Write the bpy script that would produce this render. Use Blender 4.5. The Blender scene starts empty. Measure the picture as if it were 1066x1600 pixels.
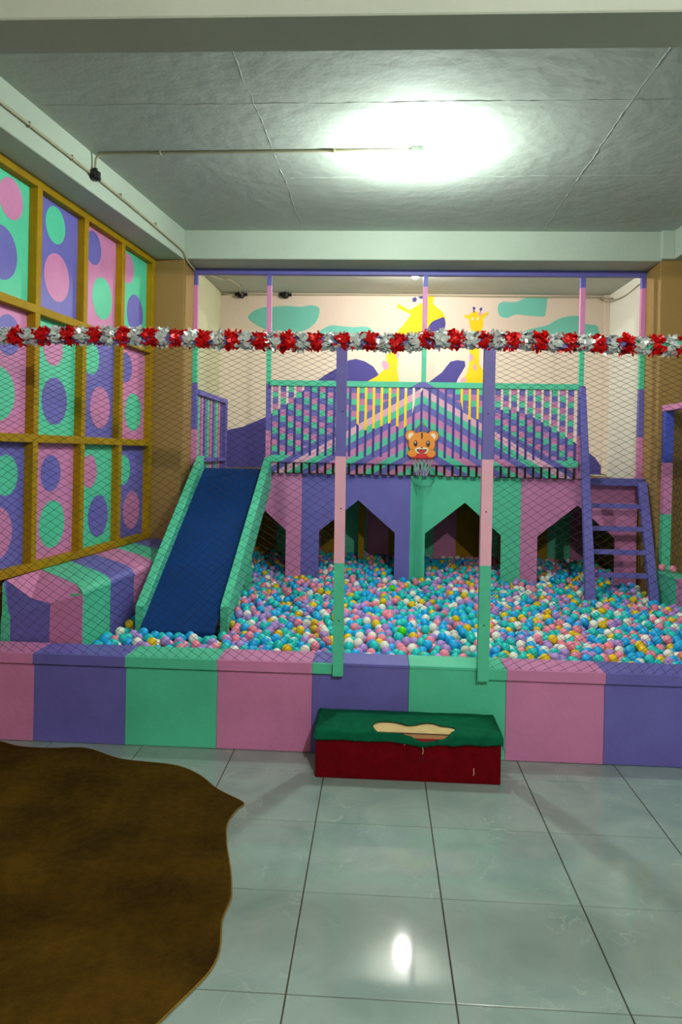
import bpy, math, random
from mathutils import Vector, Matrix, noise
from mathutils.geometry import tessellate_polygon

SC = bpy.context.scene
COL = SC.collection

# ------------------------------------------------------------------ camera
# world: X right, Y into the room, Z up; floor at 0, one floor tile is 0.5 m, eye height 1.6 m
F_PX, YAW, ROLL, EYE = 1129.3, -0.05263, 0.019466, 1.6
FWD = Vector((math.sin(YAW), math.cos(YAW), 0.0))
_r0 = Vector((math.cos(YAW), -math.sin(YAW), 0.0))
_u0 = Vector((0.0, 0.0, 1.0))
RGT = _r0 * math.cos(ROLL) + _u0 * math.sin(ROLL)
UPV = _u0 * math.cos(ROLL) - _r0 * math.sin(ROLL)
cam_data = bpy.data.cameras.new('camera')
cam_data.sensor_fit = 'AUTO'
cam_data.sensor_width = 36.0
cam_data.lens = F_PX * 36.0 / 1600.0
cam_data.shift_y = -91.87 / 1600.0
cam_data.clip_start = 0.05
cam = bpy.data.objects.new('camera', cam_data)
COL.objects.link(cam)
cam.matrix_world = Matrix((
    (RGT.x, UPV.x, -FWD.x, 0.0),
    (RGT.y, UPV.y, -FWD.y, 0.0),
    (RGT.z, UPV.z, -FWD.z, EYE),
    (0, 0, 0, 1)))
SC.camera = cam

# ------------------------------------------------------------------ world and exposure (closed room, lamps only)
world = bpy.data.worlds.new('world')
world.use_nodes = True
world.node_tree.nodes['Background'].inputs[0].default_value = (0.02, 0.02, 0.02, 1)
SC.world = world
SC.view_settings.view_transform = 'Standard'
SC.view_settings.look = 'None'
SC.view_settings.gamma = 1.0
SC.view_settings.use_curve_mapping = False
SC.view_settings.exposure = 0.0
LAMP_PIT, LAMP_REAR, LAMP_ENTRY = 2800.0, 2000.0, 7500.0   # radiance of the bulbs

# ------------------------------------------------------------------ materials
def lin(c):
    return tuple((x / 12.92 if x <= 0.04045 else ((x + 0.055) / 1.055) ** 2.4) for x in (v / 255.0 for v in c))

MATS = {}

def mat(name, rgb, rough=0.6, var=0.08, scale=6.0, bump=0.0, bump_scale=60.0, metal=0.0, spec=0.5,
        stain=0.0, stain_rgb=(40, 35, 30), stain_scale=1.6, coat=0.0, sheen=0.0):
    m = bpy.data.materials.new(name)
    m.use_nodes = True
    nt = m.node_tree
    b = nt.nodes['Principled BSDF']
    b.inputs['Roughness'].default_value = rough
    b.inputs['Metallic'].default_value = metal
    b.inputs['Specular IOR Level'].default_value = spec
    b.inputs['Coat Weight'].default_value = coat
    b.inputs['Sheen Weight'].default_value = sheen
    tc = nt.nodes.new('ShaderNodeNewGeometry')
    base = lin(rgb) + (1,)
    n = nt.nodes.new('ShaderNodeTexNoise')
    n.inputs['Scale'].default_value = scale
    n.inputs['Detail'].default_value = 5
    nt.links.new(tc.outputs['Position'], n.inputs['Vector'])
    r = nt.nodes.new('ShaderNodeMapRange')
    r.inputs['From Min'].default_value = 0.3
    r.inputs['From Max'].default_value = 0.7
    r.inputs['To Min'].default_value = 1.0 - var
    r.inputs['To Max'].default_value = 1.0 + var
    nt.links.new(n.outputs['Fac'], r.inputs['Value'])
    mx = nt.nodes.new('ShaderNodeMix')
    mx.data_type = 'RGBA'
    mx.blend_type = 'MULTIPLY'
    mx.inputs[0].default_value = 1.0
    mx.inputs[6].default_value = base
    cb = nt.nodes.new('ShaderNodeCombineColor')
    for k in range(3):
        nt.links.new(r.outputs[0], cb.inputs[k])
    nt.links.new(cb.outputs[0], mx.inputs[7])
    out = mx.outputs[2]
    if stain > 0:
        n2 = nt.nodes.new('ShaderNodeTexNoise')
        n2.inputs['Scale'].default_value = stain_scale
        n2.inputs['Detail'].default_value = 8
        n2.inputs['Roughness'].default_value = 0.7
        nt.links.new(tc.outputs['Position'], n2.inputs['Vector'])
        r2 = nt.nodes.new('ShaderNodeMapRange')
        r2.inputs['From Min'].default_value = 0.5
        r2.inputs['From Max'].default_value = 0.72
        r2.inputs['To Min'].default_value = 0.0
        r2.inputs['To Max'].default_value = stain
        nt.links.new(n2.outputs['Fac'], r2.inputs['Value'])
        m2 = nt.nodes.new('ShaderNodeMix')
        m2.data_type = 'RGBA'
        nt.links.new(r2.outputs[0], m2.inputs[0])
        nt.links.new(out, m2.inputs[6])
        m2.inputs[7].default_value = lin(stain_rgb) + (1,)
        out = m2.outputs[2]
    nt.links.new(out, b.inputs['Base Color'])
    if bump > 0:
        n3 = nt.nodes.new('ShaderNodeTexNoise')
        n3.inputs['Scale'].default_value = bump_scale
        n3.inputs['Detail'].default_value = 4
        nt.links.new(tc.outputs['Position'], n3.inputs['Vector'])
        bp = nt.nodes.new('ShaderNodeBump')
        bp.inputs['Strength'].default_value = bump
        bp.inputs['Distance'].default_value = 0.01
        nt.links.new(n3.outputs['Fac'], bp.inputs['Height'])
        nt.links.new(bp.outputs[0], b.inputs['Normal'])
    MATS[name] = m
    return m

def glow_mat(name, rgb, strength):
    m = bpy.data.materials.new(name)
    m.use_nodes = True
    b = m.node_tree.nodes['Principled BSDF']
    b.inputs['Base Color'].default_value = (0.8, 0.8, 0.8, 1)
    b.inputs['Emission Color'].default_value = rgb + (1,)
    b.inputs['Emission Strength'].default_value = strength
    MATS[name] = m
    return m

PINK = mat('pink_paint', (206, 126, 176), 0.5, 0.06, 5, 0.15, 40, stain=0.12, stain_rgb=(110, 60, 90))
PURPLE = mat('purple_paint', (104, 98, 182), 0.5, 0.06, 5, 0.15, 40, stain=0.15, stain_rgb=(60, 50, 100))
GREEN = mat('green_paint', (80, 198, 160), 0.5, 0.06, 5, 0.15, 40, stain=0.12, stain_rgb=(30, 110, 85))
LIGHT_PINK = mat('pale_pink_paint', (236, 176, 200), 0.5, 0.05, 5, 0.1, 40)
MUSTARD = mat('mustard_paint', (160, 124, 0), 0.6, 0.12, 9, 0.25, 50, spec=0.2, stain=0.2, stain_rgb=(120, 80, 5))
CREAM = mat('cream_wall_paint', (232, 214, 198), 0.75, 0.03, 1.2, 0.2, 25)
TAN = mat('tan_wall_paint', (150, 116, 62), 0.7, 0.06, 1.5, 0.2, 18, stain=0.1, stain_rgb=(120, 85, 40))
WHITE = mat('white_beam_paint', (180, 189, 176), 0.75, 0.05, 1.3, 0.3, 14, stain=0.12, stain_rgb=(130, 135, 120))
PLASTER = mat('grey_ceiling_plaster', (184, 190, 182), 0.85, 0.06, 0.9, 0.5, 9, stain=0.25, stain_rgb=(136, 134, 128), stain_scale=0.8)
SEAM = mat('ceiling_seam_plaster', (180, 186, 178), 0.9, 0.15, 8, 0.7, 40)
PALE_WALL = mat('pale_wall_paint', (205, 205, 170), 0.75, 0.05, 1.2, 0.2, 20)
WHITE_WALL = mat('white_wall_paint', (240, 238, 228), 0.7, 0.03, 1.2, 0.15, 20)
TEAL = mat('teal_mural_paint', (120, 205, 190), 0.7, 0.05, 3)
YELLOW_MURAL = mat('yellow_mural_paint', (245, 205, 0), 0.7, 0.05, 3)
PURPLE_MURAL = mat('purple_mural_paint', (70, 62, 142), 0.7, 0.05, 3)
PINK_MURAL = mat('pink_mural_paint', (225, 160, 190), 0.7, 0.05, 3)
BLUE_SHEET = mat('blue_slide_sheet', (0, 50, 112), 0.8, 0.1, 4, 0.4, 160, spec=0.15)
BLUE_POST = mat('blue_paint', (62, 74, 180), 0.5, 0.06, 5, 0.15, 40)
NET = mat('black_net_twine', (24, 22, 26), 0.8, 0.0)
BLACK = mat('black_plastic', (12, 12, 13), 0.45, 0.0)
DECK = mat('worn_mustard_deck', (104, 80, 8), 0.7, 0.15, 9, 0.2, 50, stain=0.3, stain_rgb=(60, 45, 5))
DARK = mat('dark_gap', (22, 18, 18), 0.9, 0.0)
CONDUIT = mat('grey_conduit_plastic', (176, 168, 140), 0.5, 0.05, 10)
SOCKET = mat('bulb_socket_plastic', (170, 190, 170), 0.4, 0.0)
CHARCOAL = mat('dark_grout', (70, 62, 46), 0.9, 0.2, 30)
RED_CLOTH = mat('red_velour', (104, 2, 14), 0.95, 0.18, 30, 0.5, 220, spec=0.1, stain=0.3, stain_rgb=(60, 0, 6), stain_scale=6)
GREEN_CLOTH = mat('green_felt', (10, 96, 66), 0.98, 0.15, 20, 0.6, 240, spec=0.1, stain=0.25, stain_rgb=(4, 60, 45), stain_scale=7)
WOOD = mat('bare_plywood', (222, 188, 132), 0.7, 0.12, 18, 0.2, 70)
EDGE_WOOD = mat('worn_plywood_edge', (186, 138, 92), 0.8, 0.15, 22, 0.2, 70)
RED_TRIM = mat('red_frayed_cloth', (150, 24, 34), 0.9, 0.1, 20)
RED_FOIL = mat('red_tinsel_foil', (222, 8, 14), 0.25, 0.0, metal=0.3)
SILVER_FOIL = mat('silver_tinsel_foil', (214, 222, 222), 0.3, 0.0, metal=0.25)
ORANGE = mat('orange_board_paint', (236, 138, 8), 0.35, 0.03)
BROWN = mat('brown_outline_paint', (70, 34, 10), 0.4, 0.0)
IVORY = mat('ivory_paint', (240, 228, 200), 0.4, 0.0)
RED_PLASTIC = mat('red_plastic', (214, 18, 22), 0.35, 0.0)
WHITE_CORD = mat('white_cord', (210, 205, 215), 0.7, 0.0)
OLIVE_STRING = mat('olive_string', (150, 150, 70), 0.8, 0.0)

BALL = {}
for nm, rgb in (('turquoise', (20, 206, 204)), ('blue', (10, 180, 248)), ('pink', (255, 148, 172)),
                ('lilac', (184, 148, 220)), ('white', (250, 244, 232)), ('yellow', (240, 200, 6)),
                ('lime', (80, 226, 10)), ('magenta', (240, 50, 140)), ('orange', (244, 100, 16))):
    BALL[nm] = mat(nm + '_ball_plastic', rgb, 0.42, 0.0, 30)
    bs = BALL[nm].node_tree.nodes['Principled BSDF']
    bs.inputs['Subsurface Weight'].default_value = 0.45      # thin translucent shells
    bs.inputs['Subsurface Radius'].default_value = (1, 1, 1)
    bs.inputs['Subsurface Scale'].default_value = 0.02


def tile_mat():
    m = bpy.data.materials.new('grey_marbled_tile')
    m.use_nodes = True
    nt = m.node_tree
    b = nt.nodes['Principled BSDF']
    g = nt.nodes.new('ShaderNodeNewGeometry')
    oi = nt.nodes.new('ShaderNodeObjectInfo')
    n1 = nt.nodes.new('ShaderNodeTexNoise')
    n1.inputs['Scale'].default_value = 2.6
    n1.inputs['Detail'].default_value = 8
    n1.inputs['Distortion'].default_value = 1.4
    nt.links.new(g.outputs['Position'], n1.inputs['Vector'])
    cr = nt.nodes.new('ShaderNodeValToRGB')
    cr.color_ramp.elements[0].position = 0.3
    cr.color_ramp.elements[0].color = lin((136, 157, 153)) + (1,)
    cr.color_ramp.elements[1].position = 0.72
    cr.color_ramp.elements[1].color = lin((158, 176, 170)) + (1,)
    nt.links.new(n1.outputs['Fac'], cr.inputs[0])
    # thin pale veins
    n2 = nt.nodes.new('ShaderNodeTexNoise')
    n2.inputs['Scale'].default_value = 6.5
    n2.inputs['Detail'].default_value = 6
    n2.inputs['Distortion'].default_value = 0.6
    ad = nt.nodes.new('ShaderNodeVectorMath')
    nt.links.new(g.outputs['Position'], ad.inputs[0])
    mu = nt.nodes.new('ShaderNodeVectorMath')
    mu.operation = 'SCALE'
    mu.inputs['Scale'].default_value = 9.0
    cx = nt.nodes.new('ShaderNodeCombineXYZ')
    nt.links.new(oi.outputs['Random'], cx.inputs[0])
    nt.links.new(cx.outputs[0], mu.inputs[0])
    nt.links.new(mu.outputs[0], ad.inputs[1])
    nt.links.new(ad.outputs[0], n2.inputs['Vector'])
    s = nt.nodes.new('ShaderNodeMath')
    s.operation = 'SUBTRACT'
    s.inputs[1].default_value = 0.5
    nt.links.new(n2.outputs['Fac'], s.inputs[0])
    a = nt.nodes.new('ShaderNodeMath')
    a.operation = 'ABSOLUTE'
    nt.links.new(s.outputs[0], a.inputs[0])
    vr = nt.nodes.new('ShaderNodeMapRange')
    vr.inputs['From Min'].default_value = 0.0
    vr.inputs['From Max'].default_value = 0.014
    vr.inputs['To Min'].default_value = 0.45
    vr.inputs['To Max'].default_value = 0.0
    nt.links.new(a.outputs[0], vr.inputs['Value'])
    n4 = nt.nodes.new('ShaderNodeTexNoise')
    n4.inputs['Scale'].default_value = 4.0
    nt.links.new(ad.outputs[0], n4.inputs['Vector'])
    pr = nt.nodes.new('ShaderNodeMapRange')
    pr.inputs['From Min'].default_value = 0.5
    pr.inputs['From Max'].default_value = 0.7
    nt.links.new(n4.outputs['Fac'], pr.inputs['Value'])
    ml = nt.nodes.new('ShaderNodeMath')
    ml.operation = 'MULTIPLY'
    nt.links.new(vr.outputs[0], ml.inputs[0])
    nt.links.new(pr.outputs[0], ml.inputs[1])
    mx = nt.nodes.new('ShaderNodeMix')
    mx.data_type = 'RGBA'
    nt.links.new(ml.outputs[0], mx.inputs[0])
    nt.links.new(cr.outputs[0], mx.inputs[6])
    mx.inputs[7].default_value = lin((196, 206, 196)) + (1,)
    nt.links.new(mx.outputs[2], b.inputs['Base Color'])
    b.inputs['Roughness'].default_value = 0.055
    b.inputs['Specular IOR Level'].default_value = 0.45
    return m


TILE = tile_mat()


def rug_mat():
    m = bpy.data.materials.new('olive_brown_felt')
    m.use_nodes = True
    nt = m.node_tree
    b = nt.nodes['Principled BSDF']
    g = nt.nodes.new('ShaderNodeNewGeometry')
    n1 = nt.nodes.new('ShaderNodeTexNoise')
    n1.inputs['Scale'].default_value = 26
    n1.inputs['Detail'].default_value = 9
    n1.inputs['Roughness'].default_value = 0.8
    nt.links.new(g.outputs['Position'], n1.inputs['Vector'])
    n2 = nt.nodes.new('ShaderNodeTexNoise')
    n2.inputs['Scale'].default_value = 3.2
    n2.inputs['Detail'].default_value = 4
    nt.links.new(g.outputs['Position'], n2.inputs['Vector'])
    av = nt.nodes.new('ShaderNodeMath')
    av.operation = 'ADD'
    nt.links.new(n1.outputs['Fac'], av.inputs[0])
    nt.links.new(n2.outputs['Fac'], av.inputs[1])
    cr = nt.nodes.new('ShaderNodeValToRGB')
    cr.color_ramp.elements[0].position = 0.40
    cr.color_ramp.elements[0].color = lin((52, 36, 8)) + (1,)
    cr.color_ramp.elements[1].position = 0.62
    cr.color_ramp.elements[1].color = lin((84, 60, 14)) + (1,)
    hv = nt.nodes.new('ShaderNodeMath')
    hv.operation = 'MULTIPLY'
    hv.inputs[1].default_value = 0.5
    nt.links.new(av.outputs[0], hv.inputs[0])
    nt.links.new(hv.outputs[0], cr.inputs[0])
    nt.links.new(cr.outputs[0], b.inputs['Base Color'])
    b.inputs['Roughness'].default_value = 1.0
    b.inputs['Specular IOR Level'].default_value = 0.05
    n3 = nt.nodes.new('ShaderNodeTexNoise')
    n3.inputs['Scale'].default_value = 260
    nt.links.new(g.outputs['Position'], n3.inputs['Vector'])
    bp = nt.nodes.new('ShaderNodeBump')
    bp.inputs['Strength'].default_value = 0.9
    bp.inputs['Distance'].default_value = 0.004
    nt.links.new(n3.outputs['Fac'], bp.inputs['Height'])
    nt.links.new(bp.outputs[0], b.inputs['Normal'])
    return m


RUG = rug_mat()
RUG_EDGE = mat('olive_felt_edge', (122, 96, 30), 1.0, 0.2, 60)

# ------------------------------------------------------------------ mesh helpers
WLOC = {}


class MB:
    def __init__(self):
        self.v, self.f, self.m = [], [], []

    def add(self, verts, faces, mi=0):
        o = len(self.v)
        self.v += [tuple(p) for p in verts]
        for f in faces:
            self.f.append(tuple(i + o for i in f))
            self.m.append(mi)
        return self

    def hexa(self, p, mi=0):
        """eight corners: bottom ring 0-3, top ring 4-7"""
        return self.add(p, [(0, 3, 2, 1), (4, 5, 6, 7), (0, 1, 5, 4), (1, 2, 6, 5), (2, 3, 7, 6), (3, 0, 4, 7)], mi)

    def box(self, x0, x1, y0, y1, z0, z1, mi=0):
        return self.hexa([(x0, y0, z0), (x1, y0, z0), (x1, y1, z0), (x0, y1, z0),
                          (x0, y0, z1), (x1, y0, z1), (x1, y1, z1), (x0, y1, z1)], mi)

    def prism(self, poly, at, ext, mi=0):
        """closed outline poly [(a, b)], at(a, b) -> point, ext = extrusion vector (towards the back)"""
        P = [Vector(at(a, b)) for a, b in poly]
        n = len(P)
        e = Vector(ext)
        tris = tessellate_polygon([P])
        nrm = Vector((0, 0, 0))
        for i in range(n):
            nrm += P[i].cross(P[(i + 1) % n])
        flip = nrm.dot(e) > 0
        F, B = [], []
        for t in tris:
            a, b, c = t
            if (P[b] - P[a]).cross(P[c] - P[a]).dot(e) > 0:
                a, c = c, a
            F.append((a, b, c))
            B.append((c + n, b + n, a + n))
        S = []
        for i in range(n):
            j = (i + 1) % n
            S.append((i, j, j + n, i + n) if flip else (j, i, i + n, j + n))
        return self.add(P + [p + e for p in P], F + B + S, mi)

    def tube(self, pts, r, n=8, mi=0, cap=True, closed=False):
        P = [Vector(p) for p in pts]
        k = len(P)
        rings = []
        prev = None
        for i in range(k):
            if closed:
                d = (P[(i + 1) % k] - P[i - 1])
            else:
                d = (P[min(i + 1, k - 1)] - P[max(i - 1, 0)])
            d.normalize()
            if prev is None:
                a = Vector((0, 0, 1)) if abs(d.z) < 0.9 else Vector((1, 0, 0))
                u = d.cross(a).normalized()
            else:
                u = (prev - d * prev.dot(d)).normalized()
            prev = u
            w = d.cross(u)
            rr = r[i] if isinstance(r, (list, tuple)) else r
            rings.append([P[i] + (u * math.cos(2 * math.pi * j / n) + w * math.sin(2 * math.pi * j / n)) * rr for j in range(n)])
        V = [p for ring in rings for p in ring]
        Fs = []
        for i in range(k if closed else k - 1):
            a, b = i * n, ((i + 1) % k) * n
            for j in range(n):
                q = (j + 1) % n
                Fs.append((a + j, a + q, b + q, b + j))
        if cap and not closed:
            Fs.append(tuple(range(n - 1, -1, -1)))
            Fs.append(tuple((k - 1) * n + j for j in range(n)))
        return self.add(V, Fs, mi)

    def lathe(self, prof, c, n=20, mi=0):
        """prof [(radius, z)] about the vertical axis through c, from top to bottom"""
        V, Fs = [], []
        for r, z in prof:
            for j in range(n):
                a = 2 * math.pi * j / n
                V.append((c[0] + r * math.cos(a), c[1] + r * math.sin(a), c[2] + z))
        for i in range(len(prof) - 1):
            for j in range(n):
                q = (j + 1) % n
                Fs.append((i * n + j, (i + 1) * n + j, (i + 1) * n + q, i * n + q))
        Fs.append(tuple(range(n)))
        Fs.append(tuple((len(prof) - 1) * n + j for j in range(n - 1, -1, -1)))
        return self.add(V, Fs, mi)

    def build(self, name, mats, parent=None, smooth=False, bevel=0.0, seg=1, flip=False):
        if not isinstance(mats, (list, tuple)):
            mats = [mats]
        xs = [p[0] for p in self.v]; ys = [p[1] for p in self.v]; zs = [p[2] for p in self.v]
        org = ((min(xs) + max(xs)) / 2, (min(ys) + max(ys)) / 2, min(zs))
        me = bpy.data.meshes.new(name)
        me.from_pydata([(p[0] - org[0], p[1] - org[1], p[2] - org[2]) for p in self.v], [], self.f)
        for m in mats:
            me.materials.append(m)
        if len(mats) > 1:
            me.polygons.foreach_set('material_index', self.m)
        if smooth:
            me.polygons.foreach_set('use_smooth', [True] * len(me.polygons))
        me.update()
        o = bpy.data.objects.new(name, me)
        COL.objects.link(o)
        p0 = WLOC[parent.name] if parent is not None else (0, 0, 0)
        o.location = (org[0] - p0[0], org[1] - p0[1], org[2] - p0[2])
        if parent is not None:
            o.parent = parent
        WLOC[o.name] = org
        if bevel > 0:
            b = o.modifiers.new('edge', 'BEVEL')
            b.width = bevel
            b.segments = seg
            b.limit_method = 'ANGLE'
            b.angle_limit = math.radians(50)
        return o


def tag(o, label, cat, group=None):
    o['label'] = label
    o['category'] = cat
    if group:
        o['group'] = group
    return o


def thing(name, label, cat, loc, group=None):
    o = bpy.data.objects.new(name, None)
    o.empty_display_size = 0.1
    COL.objects.link(o)
    o.location = loc
    WLOC[o.name] = tuple(loc)
    return tag(o, label, cat, group)


def struct(o):
    o['kind'] = 'structure'
    return o


def arc(cx, cy, rx, ry, a0, a1, n):
    return [(cx + rx * math.cos(a0 + (a1 - a0) * i / n), cy + ry * math.sin(a0 + (a1 - a0) * i / n)) for i in range(n + 1)]


def smooth_path(pts, n=6):
    """Catmull-Rom through 3-D points"""
    P = [Vector(p) for p in pts]
    P = [P[0] * 2 - P[1]] + P + [P[-1] * 2 - P[-2]]
    out = []
    for i in range(1, len(P) - 2):
        a, b, c, d = P[i - 1:i + 3]
        for k in range(n):
            t = k / n
            out.append(0.5 * ((2 * b) + (c - a) * t + (2 * a - 5 * b + 4 * c - d) * t * t + (3 * b - a - 3 * c + d) * t ** 3))
    out.append(P[-2])
    return out


def smooth_loop(pts, n=5):
    """closed Catmull-Rom in 2-D"""
    k = len(pts)
    out = []
    for i in range(k):
        a, b, c, d = (Vector(pts[(i + j - 1) % k]) for j in range(4))
        for q in range(n):
            t = q / n
            p = 0.5 * ((2 * b) + (c - a) * t + (2 * a - 5 * b + 4 * c - d) * t * t + (3 * b - a - 3 * c + d) * t ** 3)
            out.append((p.x, p.y))
    return out

# ------------------------------------------------------------------ the room
CEIL = 3.526
BEAM_Z = 3.276
W_REAR = 8.70


def LW(y, off=0.0):
    """X of the left wall's timber front at depth y (the wall runs slightly askew)"""
    return -1.987 + 0.085 * (y - 6.25) + off


def left_slab(mb, y0, y1, o0, o1, z0, z1, mi=0):
    return mb.hexa([(LW(y0, o0), y0, z0), (LW(y0, o1), y0, z0), (LW(y1, o1), y1, z0), (LW(y1, o0), y1, z0),
                    (LW(y0, o0), y0, z1), (LW(y0, o1), y0, z1), (LW(y1, o1), y1, z1), (LW(y1, o0), y1, z1)], mi)


# floor: grout bed with one object per tile
floor = struct(MB().box(-2.9, 4.0, -3.2, 9.0, -0.12, -0.004).build('floor', CHARCOAL))
tile_mesh = None
for i in range(-5, 7):
    for j in range(0 if i < 5 else -5, 7):
        x0, y1 = -0.2443 + 0.5 * i, 3.6248 + 0.5 - 0.5 * j
        if tile_mesh is None:
            t = MB().box(-0.2476, 0.2476, -0.2476, 0.2476, -0.01, 0.0).build('tile', TILE, floor, bevel=0.0012)
            tile_mesh = t
            t0 = WLOC['floor']
        else:
            t = tile_mesh.copy()
            COL.objects.link(t)
        t.parent = floor
        t.location = (x0 + 0.25 - t0[0], y1 - 0.25 - t0[1], -0.01 - t0[2])

# ceiling slab and its raised plaster seams
ceiling = struct(MB().box(-2.9, 4.0, -3.2, 9.0, CEIL, CEIL + 0.12).build('ceiling', PLASTER))
rng = random.Random(4)


def seam(a, b, w, wob):
    a, b = Vector(a), Vector(b)
    d = (b - a)
    L = d.length
    d.normalize()
    s = Vector((-d.y, d.x, 0))
    n = max(8, int(L / 0.05))
    V, Fs = [], []
    off = 0.0
    for i in range(n + 1):
        off = off * 0.8 + rng.uniform(-wob, wob)
        p = a + d * (L * i / n) + s * off
        ww = w * rng.uniform(0.5, 1.5)
        V += [(p.x - s.x * ww, p.y - s.y * ww, CEIL + 0.004), (p.x, p.y, CEIL - 0.0014 * rng.uniform(0.2, 1.4)),
              (p.x + s.x * ww, p.y + s.y * ww, CEIL + 0.004)]
    for i in range(n):
        for k in range(2):
            q = i * 3 + k
            Fs.append((q, q + 3, q + 4, q + 1))
    return MB().add(V, Fs)


for a, b, w in (((-0.74, 3.05), (-0.69, 6.24), 0.012), ((1.31, 3.05), (1.36, 6.24), 0.016),
                ((-1.95, 3.97), (2.4, 3.95), 0.008), ((-0.69, 5.05), (2.4, 4.98), 0.006)):
    seam((a[0], a[1], 0), (b[0], b[1], 0), w, 0.006).build('plaster_seam', SEAM, ceiling)

# beams
struct(MB().box(-2.9, 4.0, 2.76, 3.01, BEAM_Z, CEIL + 0.01).build('beam_front', WHITE, bevel=0.006))
struct(MB().box(-2.9, 4.0, 6.25, 6.60, BEAM_Z + 0.002, CEIL + 0.01).build('beam_back', WHITE, bevel=0.006))


def BLX(y):
    return -1.735 + 0.105 * (y - 6.25)


m = MB()
m.hexa([(LW(3.01, -0.2), 3.01, BEAM_Z - 0.006), (BLX(3.01), 3.01, BEAM_Z - 0.006), (BLX(6.25), 6.25, BEAM_Z - 0.006), (LW(6.25, -0.2), 6.25, BEAM_Z - 0.006),
        (LW(3.01, -0.2), 3.01, CEIL + 0.01), (BLX(3.01), 3.01, CEIL + 0.01), (BLX(6.25), 6.25, CEIL + 0.01), (LW(6.25, -0.2), 6.25, CEIL + 0.01)])
struct(m.build('beam_left', WHITE, bevel=0.005))
m = MB()
m.box(2.45, 2.85, 3.01, 6.25, BEAM_Z + 0.012, CEIL + 0.01)
m.box(2.345, 2.452, 6.21, 6.26, BEAM_Z + 0.012, CEIL + 0.01)
struct(m.build('beam_right', WHITE, bevel=0.005))

# columns that carry the back beam
struct(MB().box(-2.45, -1.735, 6.25, 6.60, 0, BEAM_Z + 0.004).build('column_left', TAN, bevel=0.004))
m = MB()
m.box(2.352, 2.80, 6.25, 6.60, 0, BEAM_Z + 0.014)
struct(m.build('column_right', TAN, bevel=0.004))

# walls
struct(MB().box(2.80, 3.70, 6.32, 6.44, 0, CEIL).build('wall_back_right', TAN))
struct(MB().box(3.60, 3.72, -3.2, 6.44, 0, CEIL).build('wall_right', WHITE))
struct(MB().box(-2.9, 3.72, -3.3, -3.2, 0, CEIL).build('wall_front', WHITE))
wall_rear = struct(MB().box(-2.2, 2.9, W_REAR, W_REAR + 0.12, 0, CEIL).build('wall_rear', CREAM))
struct(MB().box(-2.08, -1.955, 6.58, W_REAR + 0.02, 0, CEIL).build('wall_rear_left', PALE_WALL))
struct(MB().box(2.686, 2.80, 6.58, W_REAR + 0.02, 0, CEIL).build('wall_rear_right', WHITE_WALL))
struct(MB().box(2.622, 2.69, W_REAR - 0.03, W_REAR + 0.01, 1.41, CEIL).build('trim_rear', CREAM, bevel=0.004))

# left wall: masonry, painted panels with dots, timber lattice
mw = MB()
left_slab(mw, -3.2, 6.26, -0.20, -0.075, 0, CEIL)
wall_left = struct(mw.build('wall_left', TAN))
PX = {'G': GREEN, 'U': PURPLE, 'P': PINK}
DOTS = {'G': ('P', 'U'), 'U': ('G', 'P'), 'P': ('U', 'G')}
COLS = [(6.21, 5.61, 5.795, 5.96), (5.61, 5.01, 5.215, 5.37), (5.01, 4.41, 4.69, 4.72), (4.41, 3.81, 4.19, 4.105),
        (3.81, 3.21, 3.56, 3.52), (3.21, 2.61, 2.95, 2.98)]
ROWS = [('GPUGPU', 2.46, 3.27, 3.075, 2.735), ('PUGPUG', 1.655, 2.46, 2.265, 1.91), ('UGPUGP', 0.85, 1.655, 1.43, 1.09)]
for seq, z0, z1, zs, zb in ROWS:
    for (y1, y0, ys, yb), c in zip(COLS, seq):
        pn = left_slab(MB(), y0, y1, -0.075, -0.055, z0, z1).build('panel', PX[c], wall_left)
        for cc, yy, zz, r in ((DOTS[c][0], ys, zs, 0.122), (DOTS[c][1], yb, zb, 0.158)):
            pts = []
            for y, z in arc(yy, zz, r, r, 0, 2 * math.pi, 40)[:-1]:
                pts.append((min(max(y, y0 + 0.001), y1 - 0.001), z))
            cl = [p for k, p in enumerate(pts) if k == 0 or (abs(p[0] - pts[k - 1][0]) + abs(p[1] - pts[k - 1][1])) > 1e-5]
            MB().prism(cl, lambda a, b: (LW(a, -0.0536), a, b), (-0.002, 0, 0)).build('painted_dot', PX[cc], pn)
for y in (6.21, 5.61, 5.01, 4.41, 3.81, 3.21, 2.61):
    left_slab(MB(), y - 0.028, y + 0.028, -0.06, 0.0, 0.85, 3.27).build('timber_post', MUSTARD, wall_left, bevel=0.003)
for z in (3.243, 2.46, 1.655, 0.85):
    left_slab(MB(), 2.58, 6.238, -0.06, 0.0015, z - 0.026, z + 0.026).build('timber_rail', MUSTARD, wall_left, bevel=0.003)

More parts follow.
